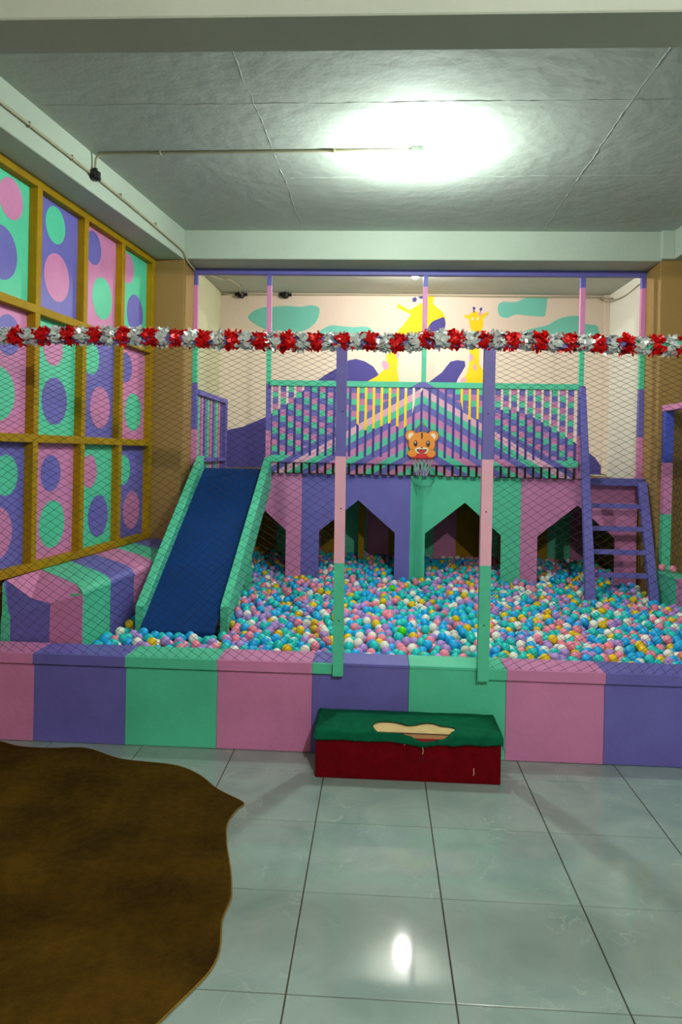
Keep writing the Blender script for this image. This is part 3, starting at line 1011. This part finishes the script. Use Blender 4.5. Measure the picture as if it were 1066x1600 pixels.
slide_board(-1.538, -1.4795, -1.668, -1.6015, 4.545, 0.425, 0.600).build('side_board', GREEN, slide, bevel=0.004)
slide_board(-1.0015, -0.948, -1.0455, -0.978, 4.60, 0.425, 0.600).build('side_board', GREEN, slide, bevel=0.004)
for y0, y1, dep in ((6.555, 6.12, 0.10), (6.12, 5.52, 0.085), (5.52, 4.95, 0.07)):
    def zr(y):
        return 0.425 + (1.385 - 0.425) * (y - 4.60) / (6.555 - 4.60)
    def xr(y):
        return -0.948 + (-0.978 + 0.948) * (y - 4.60) / (6.555 - 4.60)
    MB().hexa([(xr(y1) - 0.02, y1, zr(y1) - dep), (xr(y1), y1, zr(y1) - dep), (xr(y0), y0, zr(y0) - dep), (xr(y0) - 0.02, y0, zr(y0) - dep),
               (xr(y1) - 0.02, y1, zr(y1) - 0.001), (xr(y1), y1, zr(y1) - 0.001), (xr(y0), y0, zr(y0) - 0.001), (xr(y0) - 0.02, y0, zr(y0) - 0.001)]
              ).build('cleat', GREEN, slide)
# legs under the bed
for y in (5.0, 5.9):
    z = 0.44 + (y - 4.44) * 0.4575 - 0.008
    MB().box(-1.52, -1.47, y - 0.025, y + 0.025, 0.36, z).build('leg', GREEN, slide)
    MB().box(-1.08, -1.03, y - 0.025, y + 0.025, 0.36, z).build('leg', GREEN, slide)

# ------------------------------------------------------------------ ladder
lad = thing('ladder', 'purple wooden ladder leaning on the right end of the play platform', 'ladder', (2.02, 6.2, 0.36))
MB().hexa([(1.684, 5.90, 0.362), (1.770, 5.90, 0.362), (1.770, 5.95, 0.362), (1.684, 5.95, 0.362),
           (1.765, 6.50, 2.235), (1.817, 6.50, 2.235), (1.817, 6.542, 2.235), (1.765, 6.542, 2.235)]).build('stringer', PURPLE, lad, bevel=0.004)
MB().hexa([(2.215, 5.93, 0.362), (2.285, 5.93, 0.362), (2.285, 5.98, 0.362), (2.215, 5.98, 0.362),
           (2.270, 6.44, 1.400), (2.345, 6.44, 1.400), (2.345, 6.498, 1.400), (2.270, 6.498, 1.400)]).build('stringer', PURPLE, lad, bevel=0.004)
for z in (1.19, 1.003, 0.816, 0.635):
    f = (z - 0.362) / (1.40 - 0.362)
    y = 5.93 + f * 0.50
    fl = (z - 0.362) / (2.235 - 0.362)
    MB().box(1.770 + 0.047 * fl + 0.001, 2.215 + 0.055 * f - 0.001, y + 0.004, y + 0.044, z - 0.02, z + 0.02).build('rung', PURPLE, lad, bevel=0.003)
MB().box(1.798, 2.2655, 6.45, 6.499, 1.362, 1.412).build('top_step', PURPLE, lad, bevel=0.003)

# ------------------------------------------------------------------ toy basketball hoop hung on the railing
hoop = thing('toy_basketball_hoop', 'toy basketball hoop with an orange animal-face board hung on the middle of the slatted railing', 'toy hoop', (0.382, 6.53, 1.40))
HC, HZ, HYF = 0.382, 1.700, 6.520


def plate(nm, poly, y0, y1, mm, parent=hoop):
    return MB().prism(poly, lambda a, b: (HC + a, y0, HZ + b), (0, y1 - y0, 0)).build(nm, mm, parent)


def ell(cx, cz, rx, rz, n=28):
    return arc(cx, cz, rx, rz, 0, 2 * math.pi, n)[:-1]


plate('face_board', ell(0, 0.0, 0.118, 0.105, 40), HYF, HYF + 0.012, [ORANGE])
for s in (-1, 1):
    e = plate('ear', ell(0.100 * s, 0.070, 0.048, 0.048), HYF + 0.004, HYF + 0.016, [ORANGE])
    plate('ear_lining', ell(0.098 * s, 0.066, 0.026, 0.030), HYF + 0.001, HYF + 0.005, [IVORY], e)
    plate('ear_outline', ell(0.100 * s, 0.070, 0.052, 0.052), HYF + 0.012, HYF + 0.0165, [BROWN], e)
    y = plate('eye', ell(0.056 * s, 0.000, 0.017, 0.028), HYF - 0.003, HYF + 0.001, [BLACK])
    plate('eye_shine', ell(0.056 * s - 0.002, 0.011, 0.005, 0.009, 14), HYF - 0.005, HYF - 0.002, [IVORY], y)
    p = plate('paw', ell(0.085 * s, -0.088, 0.040, 0.034), HYF - 0.008, HYF + 0.004, [ORANGE])
    plate('paw_outline', ell(0.085 * s, -0.088, 0.043, 0.037), HYF - 0.002, HYF + 0.003, [BROWN], p)
plate('outline', ell(0, 0.0, 0.123, 0.110, 40), HYF + 0.006, HYF + 0.0155, [BROWN])
mz = plate('muzzle', ell(0, -0.062, 0.064, 0.032), HYF - 0.003, HYF + 0.001, [IVORY])
mo = plate('mouth', arc(0, -0.050, 0.046, 0.036, math.pi, 2 * math.pi, 18), HYF - 0.006, HYF - 0.002, [BROWN], mz)
plate('tongue', arc(0, -0.056, 0.036, 0.024, math.pi, 2 * math.pi, 14), HYF - 0.008, HYF - 0.005, [RED_PLASTIC], mz)
plate('nose', ell(0, -0.036, 0.012, 0.007, 14), HYF - 0.006, HYF - 0.002, [RED_PLASTIC], mz)
plate('forehead_mark', [(-0.006, 0.050), (0.0, 0.036), (0.006, 0.050), (0.008, 0.098), (-0.008, 0.098)], HYF - 0.002, HYF + 0.001, [BLACK])
plate('scarf', [(-0.075, -0.130), (0.075, -0.130), (0.058, -0.100), (0.030, -0.088), (-0.030, -0.088), (-0.058, -0.100)], HYF - 0.006, HYF + 0.006, [RED_PLASTIC])
ring = [(HC + 0.098 * math.cos(a), HYF - 0.092 + 0.085 * math.sin(a), HZ - 0.130) for a in [2 * math.pi * k / 28 for k in range(28)]]
MB().tube(ring, 0.0055, 8, closed=True).build('rim', RED_PLASTIC, hoop, smooth=True)
m = MB()
rn = random.Random(5)
for k in range(14):
    for d in (1, -1):
        pts = []
        for t in range(7):
            f = t / 6
            a = 2 * math.pi * (k + d * 1.1 * f) / 14
            rr = 0.097 * (1 - 0.55 * f)
            pts.append((HC + rr * math.cos(a) + rn.uniform(-.003, .003), HYF - 0.092 + 0.85 * rr * math.sin(a), HZ - 0.132 - 0.155 * f + rn.uniform(-.006, .006)))
        m.tube(pts, 0.0016, 4)
m.build('hoop_net', WHITE_CORD, hoop)['kind'] = 'stuff'
MB().tube([(HC - 0.085, HYF + 0.008, HZ + 0.095), (HC + 0.002, 6.540, HZ + 0.205), (HC + 0.085, HYF + 0.008, HZ + 0.095)], 0.0028, 6).build('hanging_string', OLIVE_STRING, hoop)

# ------------------------------------------------------------------ step box at the entrance
SX0, SX1, SY0, SY1, SH = -0.285, 0.622, 3.552, 3.828, 0.238
step = thing('step_box', 'dark red velour step box with a torn green felt top at the pit entrance', 'step', ((SX0 + SX1) / 2, 3.69, 0))
MB().box(SX0, SX1, SY0, SY1, 0.0, SH - 0.006).build('body', RED_CLOTH, step, bevel=0.006, seg=2)
MB().box(SX0 + 0.01, SX1 - 0.01, SY0 + 0.004, SY1 - 0.004, SH - 0.0055, SH).build('wood_top', WOOD, step)
MB().box(-0.06, 0.42, SY0 - 0.004, SY0 + 0.004, SH - 0.034, SH - 0.003).build('wood_edge', EDGE_WOOD, step)
MB().box(0.0, 0.40, SY0 - 0.0048, SY0 + 0.002, SH - 0.0042, SH - 0.0014).build('wood_joint', BROWN, step)
MB().box(-0.05, 0.41, SY0 - 0.006, SY0 - 0.0035, SH - 0.046, SH - 0.024).build('frayed_trim', RED_TRIM, step)
HOLE = [(-0.003, 0.045), (0.000, 0.075), (0.022, 0.108), (0.060, 0.118), (0.102, 0.116), (0.140, 0.096), (0.170, 0.076), (0.205, 0.086),
        (0.245, 0.112), (0.283, 0.121), (0.312, 0.108), (0.335, 0.088), (0.372, 0.080), (0.402, 0.064), (0.396, 0.030), (0.372, 0.002),
        (0.340, -0.022), (0.290, -0.030), (0.235, -0.030), (0.190, -0.018), (0.130, -0.004), (0.050, -0.002), (0.010, 0.004)]
HOLE = smooth_loop(HOLE, 3)


def in_poly(x, y, P):
    c = False
    n = len(P)
    for i in range(n):
        (xa, ya), (xb, yb) = P[i], P[i - 1]
        if (ya > y) != (yb > y) and x < (xb - xa) * (y - ya) / (yb - ya) + xa:
            c = not c
    return c


def near_poly(x, y, P):
    best, bp = 9, None
    n = len(P)
    p = Vector((x, y))
    for i in range(n):
        a, b = Vector(P[i - 1]), Vector(P[i])
        d = b - a
        t = max(0, min(1, (p - a).dot(d) / max(d.length_squared, 1e-9)))
        q = a + d * t
        if (q - p).length < best:
            best, bp = (q - p).length, q
    return best, bp


DU = 0.0105
u0, u1 = SX0 - 0.020, SX1 + 0.020
nu = int((u1 - u0) / DU)
depth = SY1 - SY0
v0, v1 = -0.052, depth + 0.02
nv = int((v1 - v0) / DU)
V, Fs, keep = [], [], []
rc = random.Random(21)
for j in range(nv + 1):
    for i in range(nu + 1):
        u, v = u0 + (u1 - u0) * i / nu, v0 + (v1 - v0) * j / nv
        inside = in_poly(u, v, HOLE)
        d, q = near_poly(u, v, HOLE)
        if d < DU * 0.75:
            u, v = q
            inside = False
        keep.append(not inside)
        w = noise.noise(Vector((u * 16, v * 16, 3.0)))
        lift = 0.0035 + 0.0025 * w + 0.004 * max(0, 1 - d / 0.02)
        drop = 0.0
        uu = u
        hem = 0.048 + 0.012 * noise.noise(Vector((u * 9, 1, 1))) + 0.006 * noise.noise(Vector((u * 60, 2, 1))) + 0.020 * math.exp(-((u - 0.25) / 0.07) ** 2)
        if v >= 0:
            x, y, z = u, SY0 + min(v, depth), SH + lift
            if v > depth:
                z = SH + lift - (v - depth) * 0.5
        else:
            f = -v / -v0
            x, y, z = u, SY0 - lift - 0.004 - 0.004 * f * (1 + w), SH + 0.003 - f * hem
        # rounded shoulder
        if 0 <= v < 0.016:
            z -= 0.004 * (1 - v / 0.016)
        side = 0.0
        if u < SX0:
            side = SX0 - u
            x = SX0 - 0.006 - 0.002 * w
            z -= side * 1.0
        elif u > SX1:
            side = u - SX1
            x = SX1 + 0.006 + 0.002 * w
            z -= side * 1.0
        V.append((x, y, z))
for j in range(nv):
    for i in range(nu):
        a = j * (nu + 1) + i
        q = (a, a + 1, a + nu + 2, a + nu + 1)
        if all(keep[k] for k in q):
            Fs.append(q)
cover = MB().add(V, Fs).build('felt_cover', GREEN_CLOTH, step, smooth=True)
so = cover.modifiers.new('thickness', 'SOLIDIFY')
so.thickness = 0.003
so.offset = 1.0
# frayed threads and a torn seam on the front
m = MB()
for x, z, dx, dz in ((0.24, 0.172, 0.004, -0.020), (0.243, 0.150, -0.003, -0.012), (0.150, 0.180, 0.006, 0.004)):
    m.tube([(x, SY0 - 0.006, z), (x + dx * .5, SY0 - 0.010, z + dz * .5), (x + dx, SY0 - 0.005, z + dz)], 0.002, 5)
m.build('loose_thread', WOOD, step)
MB().tube([(0.490, SY0 - 0.003, 0.078), (0.491, SY0 - 0.004, 0.052), (0.488, SY0 - 0.003, 0.044)], 0.0016, 5).build('loose_thread', IVORY, step)
m = MB()
m.tube([(0.240, SY0 - 0.001, 0.180), (0.238, SY0 - 0.0015, 0.14), (0.241, SY0 - 0.001, 0.10)], 0.0025, 5)
m.build('torn_seam', DARK, step)

# ------------------------------------------------------------------ felt rug with a wavy edge
RUGP = [(-2.10, 3.822), (-2.018, 3.809), (-1.883, 3.754), (-1.706, 3.747), (-1.523, 3.765), (-1.291, 3.652), (-1.012, 3.61), (-0.857, 3.516),
        (-0.729, 3.372), (-0.600, 3.270), (-0.580, 3.235), (-0.600, 3.185), (-0.617, 3.06), (-0.588, 2.91), (-0.536, 2.734), (-0.507, 2.614), (-0.496, 2.54),
        (-0.502, 2.434), (-0.481, 2.308), (-0.479, 2.235), (-0.496, 2.165), (-0.551, 2.047), (-0.600, 1.95), (-0.70, 1.80), (-0.86, 1.62), (-1.1, 1.5)]
loop = []
sp = smooth_path([(x, y, 0) for x, y in RUGP], 5)
loop = [(p.x, p.y) for p in sp] + [(-2.12, 1.5), (-2.14, 2.6)]
m = MB()
m.prism(loop, lambda a, b: (a, b, 0.0085), (0, 0, -0.008))
rug = m.build('felt_rug', RUG)
tag(rug, 'olive brown felt rug with a wavy cut edge on the tiled floor', 'rug')
edge = [(p.x, p.y, 0.0055) for p in sp]
e = MB().tube(edge, 0.0035, 6).build('cut_edge', RUG_EDGE, rug)

# ------------------------------------------------------------------ conduits
def box_at(mb, c, r):
    mb.lathe([(r * 0.5, r * 0.9), (r, r * 0.6), (r, -r * 0.6), (r * 0.5, -r * 0.9)], c, 10)


run = thing('beam_conduit', 'thin cable conduit along the left ceiling beam with a branch to the bulb', 'conduit', (-1.9, 4.6, 3.38))
off = 0.012
pts = [(BLX(y) + off, y, z) for y, z in ((3.05, 3.387), (3.6, 3.386), (4.2, 3.383), (4.60, 3.381), (5.2, 3.368), (5.8, 3.345), (6.05, 3.335), (6.2, 3.320))]
pts += [(-1.722, 6.24, 3.285), (-1.718, 6.32, 3.262), (-1.718, 6.54, 3.250)]
MB().tube(smooth_path(pts, 4), 0.0095, 8).build('conduit_pipe', CONDUIT, run, smooth=True)
bx = BLX(4.62) + 0.022
br = [(bx, 4.62, 3.40), (bx + 0.002, 4.62, 3.46), (bx + 0.012, 4.615, 3.497), (bx + 0.05, 4.61, 3.514), (bx + 0.11, 4.606, 3.516), (-0.9, 4.584, 3.516), (0.0, 4.565, 3.516), (0.165, 4.562, 3.516)]
MB().tube(smooth_path(br, 4), 0.0085, 8).build('branch_pipe', CONDUIT, run, smooth=True)
m = MB()
box_at(m, (bx, 4.62, 3.378), 0.036)
m.tube([(bx, 4.56, 3.380), (bx, 4.68, 3.378)], 0.017, 10)
m.tube([(bx, 4.62, 3.38), (bx, 4.62, 3.425)], 0.016, 10)
m.build('junction_box', BLACK, run)
for y in (3.9, 4.35, 5.0, 5.6):
    MB().box(BLX(y) - 0.001, BLX(y) + off + 0.011, y - 0.006, y + 0.006, 3.368 - 0.008 * max(0, y - 4.9), 3.400 - 0.02 * max(0, y - 4.9)).build('clip', CONDUIT, run)
for x in (-1.45, -0.32):
    y = 4.61 - 0.025 * (x + 1.9)
    MB().box(x - 0.006, x + 0.006, y - 0.014, y + 0.014, 3.505, CEIL).build('clip', CONDUIT, run)

rr = thing('wall_conduit', 'thin cable conduit with two black junction boxes above the giraffe mural', 'conduit', (0, W_REAR, 3.5))
wy = W_REAR - 0.014
pts = [(-1.94, wy, 3.500), (-1.706, wy, 3.500), (-1.168, wy, 3.502), (-0.2, wy, 3.508), (0.326, wy, 3.508), (1.4, wy, 3.500), (2.50, wy, 3.498), (2.60, wy - 0.02, 3.485), (2.67, wy - 0.16, 3.455)]
MB().tube(smooth_path(pts, 4), 0.010, 8).build('conduit_pipe', CONDUIT, rr, smooth=True)
for x in (-1.706, -1.168):
    m = MB()
    box_at(m, (x, wy - 0.016, 3.49), 0.042)
    m.tube([(x - 0.075, wy, 3.5), (x + 0.075, wy, 3.5)], 0.019, 10)
    m.build('junction_box', BLACK, rr)
MB().tube(smooth_path([(-1.706, wy - 0.016, 3.50), (-1.700, wy - 0.12, 3.514), (-1.66, 8.3, 3.514), (-1.70, 8.0, 3.514), (-1.80, 7.95, 3.514), (-1.88, 7.75, 3.514), (-1.90, 7.3, 3.514)], 5), 0.009, 8).build('branch_pipe', CONDUIT, rr, smooth=True)
MB().tube(smooth_path([(2.55, wy, 3.49), (2.62, wy - 0.05, 3.44), (2.675, wy - 0.5, 3.40), (2.675, wy - 1.0, 3.42)], 5), 0.007, 6).build('loose_cable', CONDUIT, rr, smooth=True)

# ------------------------------------------------------------------ balls
BR = 0.0295
BD = BR * 2
rb = random.Random(77)
GRID = {}
CELL = BD
BALLS = []


def allowed(x, y):
    if y < 4.04 + BR or y > 7.97 - BR:
        return False
    if y < 6.25 and (x < LW(y, 0.478) + BR or x > 2.318 - BR):
        return False
    if y >= 6.22 and (x < -1.715 + BR or x > 2.33 - BR):
        return False
    if -1.56 - BR < x < -0.93 + BR and 4.40 < y < 4.78:      # mouth of the slide
        return False
    if abs(y - 6.609) < 0.010 + BR:
        for l, r, p in ARCH:
            if l + BR < x < r - BR:
                break
        else:
            return False
    if 5.87 < y < 6.02 + BR and (1.655 - BR < x < 1.79 + BR or 2.205 - BR < x < 2.29 + BR):
        return False
    if abs(y - 7.6) < 0.06 and (abs(x + 0.17) < 0.06 or abs(x - 1.29) < 0.06):
        return False
    for yy in (5.0, 5.9):
        if abs(y - yy) < 0.054 and (-1.55 < x < -1.44 or -1.11 < x < -1.0):
            return False
    return True


def rest_height(x, y):
    ci, cj = int(x / CELL + 100), int(y / CELL)
    z = 0.362 + BR
    for i in (ci - 1, ci, ci + 1):
        for j in (cj - 1, cj, cj + 1):
            for (bx_, by_, bz_) in GRID.get((i, j), ()):
                d2 = (bx_ - x) ** 2 + (by_ - y) ** 2
                if d2 < BD * BD:
                    h = bz_ + math.sqrt(BD * BD - d2)
                    if h > z:
                        z = h
    return z


def level(x, y):
    """height the pile is filled to (a gently heaped surface)"""
    return 0.468 + 0.018 * noise.noise(Vector((x * 1.6, y * 1.6, 0.0))) + (0.02 if y > 6.7 else 0.0) + 0.010 * (y - 4) / 3


N_TRY = 13000
for n in range(N_TRY):
    best = None
    for k in range(6):
        x, y = rb.uniform(-1.74, 2.32), rb.uniform(4.06, 7.96)
        if not allowed(x, y):
            continue
        z = rest_height(x, y)
        if best is None or z < best[2]:
            best = (x, y, z)
    if best is None:
        continue
    x, y, z = best
    for k in range(7):
        a, d = rb.uniform(0, 6.283), rb.uniform(0.004, 0.022)
        xx, yy = x + d * math.cos(a), y + d * math.sin(a)
        if allowed(xx, yy):
            q = rest_height(xx, yy)
            if q < z - 1e-5:
                x, y, z = xx, yy, q
    if z > level(x, y):
        continue
    BALLS.append([x, y, z, None])
    GRID.setdefault((int(x / CELL + 100), int(y / CELL)), []).append((x, y, z))

PALETTE = ['turquoise'] * 27 + ['blue'] * 20 + ['pink'] * 17 + ['lilac'] * 17 + ['white'] * 12 + ['yellow'] * 8
for b in BALLS:
    b[3] = rb.choice(PALETTE)


def recolour(x, y, colour):
    top = [b for b in BALLS if math.hypot(b[0] - x, b[1] - y) < 0.10]
    if top:
        t = max(top, key=lambda b: b[2] - 0.4 * math.hypot(b[0] - x, b[1] - y))
        t[3] = colour
        return t


SPECIAL = {}
for x, y, c, lab in ((0.078, 6.13, 'lime', 'lime green ball lying in front of the purple arch leg'),
                     (-0.323, 4.085, 'magenta', 'magenta ball against the kerb just left of the left entrance post'),
                     (2.25, 7.0, 'orange', 'orange ball under the platform behind the ladder'),
                     (0.17, 4.62, 'lime', 'lime green ball half buried in the middle of the entrance gap')):
    t = recolour(x, y, c)
    if t:
        SPECIAL[id(t)] = lab


def ico(sub):
    import bmesh
    bm = bmesh.new()
    bmesh.ops.create_icosphere(bm, subdivisions=sub, radius=BR)
    V = [tuple(v.co) for v in bm.verts]
    Fs = [tuple(v.index for v in f.verts) for f in bm.faces]
    bm.free()
    return V, Fs


# how much of each ball shows (coarse depth sort seen from the entrance), to pick the 300 that show largest
import numpy as np
eye = Vector((0, 0, EYE))
buf = np.full((1000, 1066), -1, dtype=np.int32)
order = sorted(range(len(BALLS)), key=lambda i: -(Vector(BALLS[i][:3]) - eye).length)
for i in order:
    d = Vector(BALLS[i][:3]) - eye
    zc = d.dot(FWD)
    px, py = 533 + F_PX * d.dot(RGT) / zc, 708.1 - F_PX * d.dot(UPV) / zc - 600
    r = F_PX * BR / zc
    x0, x1, y0, y1 = int(px - r), int(px + r) + 2, int(py - r), int(py + r) + 2
    if x1 <= 0 or y1 <= 0 or x0 >= 1066 or y0 >= 1000:
        continue
    x0, y0, x1, y1 = max(x0, 0), max(y0, 0), min(x1, 1066), min(y1, 1000)
    yy, xx = np.mgrid[y0:y1, x0:x1]
    mk = (xx - px) ** 2 + (yy - py) ** 2 < r * r
    buf[y0:y1, x0:x1][mk] = i
# hidden behind the kerb's rear edge, or under the deck and the slide
for x in range(0, 1066, 2):
    dirx = FWD + RGT * ((x - 533) / F_PX)
    Yk = 4.04
    P = Vector((dirx.x / dirx.y * Yk, Yk, 0.485)) - eye
    yk = int(708.1 - F_PX * P.dot(UPV) / P.dot(FWD) - 600)
    if 0 <= yk < 1000:
        buf[yk:, x:x + 2] = -1
cnt = np.bincount(buf[buf >= 0].ravel(), minlength=len(BALLS))
for i, b in enumerate(BALLS):
    if b[1] > 6.6 or (-1.6 < b[0] < -0.95 and b[1] > 4.44):
        cnt[i] = 0
pick = list(np.argsort(-cnt)[:298])
for i, b in enumerate(BALLS):
    if id(b) in SPECIAL and i not in pick:
        pick.append(i)
pickset = set(int(i) for i in pick)
V3, F3 = ico(3)
bmesh_by = {}


def ball_mesh(colour):
    if colour not in bmesh_by:
        me = bpy.data.meshes.new(colour + '_ball')
        me.from_pydata(V3, [], F3)
        me.materials.append(BALL[colour])
        me.polygons.foreach_set('use_smooth', [True] * len(F3))
        bmesh_by[colour] = me
    return bmesh_by[colour]


PANEL_WORDS = ['pink kerb panel at the left wall', 'purple kerb panel below the bench', 'green kerb panel below the slide', 'pink kerb panel left of the entrance',
               'purple kerb panel by the left post', 'green kerb panel in the entrance', 'pink kerb panel right of the entrance',
               'purple kerb panel right of the entrance', 'last green kerb panel on the right', 'pink kerb panel at the right end']


def place_ball(x, y, z, colour, label, group):
    o = bpy.data.objects.new('play_ball', ball_mesh(colour))
    COL.objects.link(o)
    o.location = (x, y, z)
    tag(o, label, 'ball', group)
    return o


for i in sorted(pickset):
    x, y, z, c = BALLS[i]
    lab = SPECIAL.get(id(BALLS[i]))
    if lab is None:
        k = sum(1 for s in STRIPE[1:-1] if x > s)
        rank = 'against the kerb' if y < 4.12 else ('a little further back' if y < 4.28 else 'well back')
        lab = '%s ball behind the %s, %s' % (c, PANEL_WORDS[k], rank)
        place_ball(x, y, z, c, lab, lab.replace(' ball ', ' balls '))
    else:
        place_ball(x, y, z, c, lab, 'odd coloured balls in the pit')
place_ball(2.352, 6.10, 0.679 + BR, 'pink', 'pink ball on the low right wall, between ladder and fence post', 'pink balls on the right low wall')
place_ball(2.412, 6.03, 0.679 + BR, 'pink', 'pink ball on the low right wall, in front of the fence post', 'pink balls on the right low wall')

# the rest of the pit as one mass
V2, F2 = ico(2)
a3, a2 = (np.array(V3), np.array(F3)), (np.array(V2), np.array(F2))
vs, fs, ms, base = [], [], [], 0
names = [k for k in BALL]
for i, (x, y, z, c) in enumerate(BALLS):
    if i in pickset:
        continue
    vv, ff = a3 if (y < 5.6 and cnt[i] > 20) else a2
    vs.append(vv + np.array((x, y, z)))
    fs.append(ff + base)
    ms.append(np.full(len(ff), names.index(c), dtype=np.int32))
    base += len(vv)
vs, fs, ms = np.concatenate(vs), np.concatenate(fs), np.concatenate(ms)
me = bpy.data.meshes.new('ball_pit_balls')
me.vertices.add(len(vs))
me.vertices.foreach_set('co', vs.astype(np.float32).ravel())
me.loops.add(len(fs) * 3)
me.loops.foreach_set('vertex_index', fs.astype(np.int32).ravel())
me.polygons.add(len(fs))
me.polygons.foreach_set('loop_start', np.arange(0, len(fs) * 3, 3, dtype=np.int32))
for k in names:
    me.materials.append(BALL[k])
me.polygons.foreach_set('material_index', ms)
me.polygons.foreach_set('use_smooth', np.ones(len(fs), dtype=bool))
me.update()
me.validate()
heap = bpy.data.objects.new('ball_heap', me)
COL.objects.link(heap)
heap['kind'] = 'stuff'
tag(heap, 'mass of small multicoloured plastic balls filling the pit behind the front rows', 'balls')
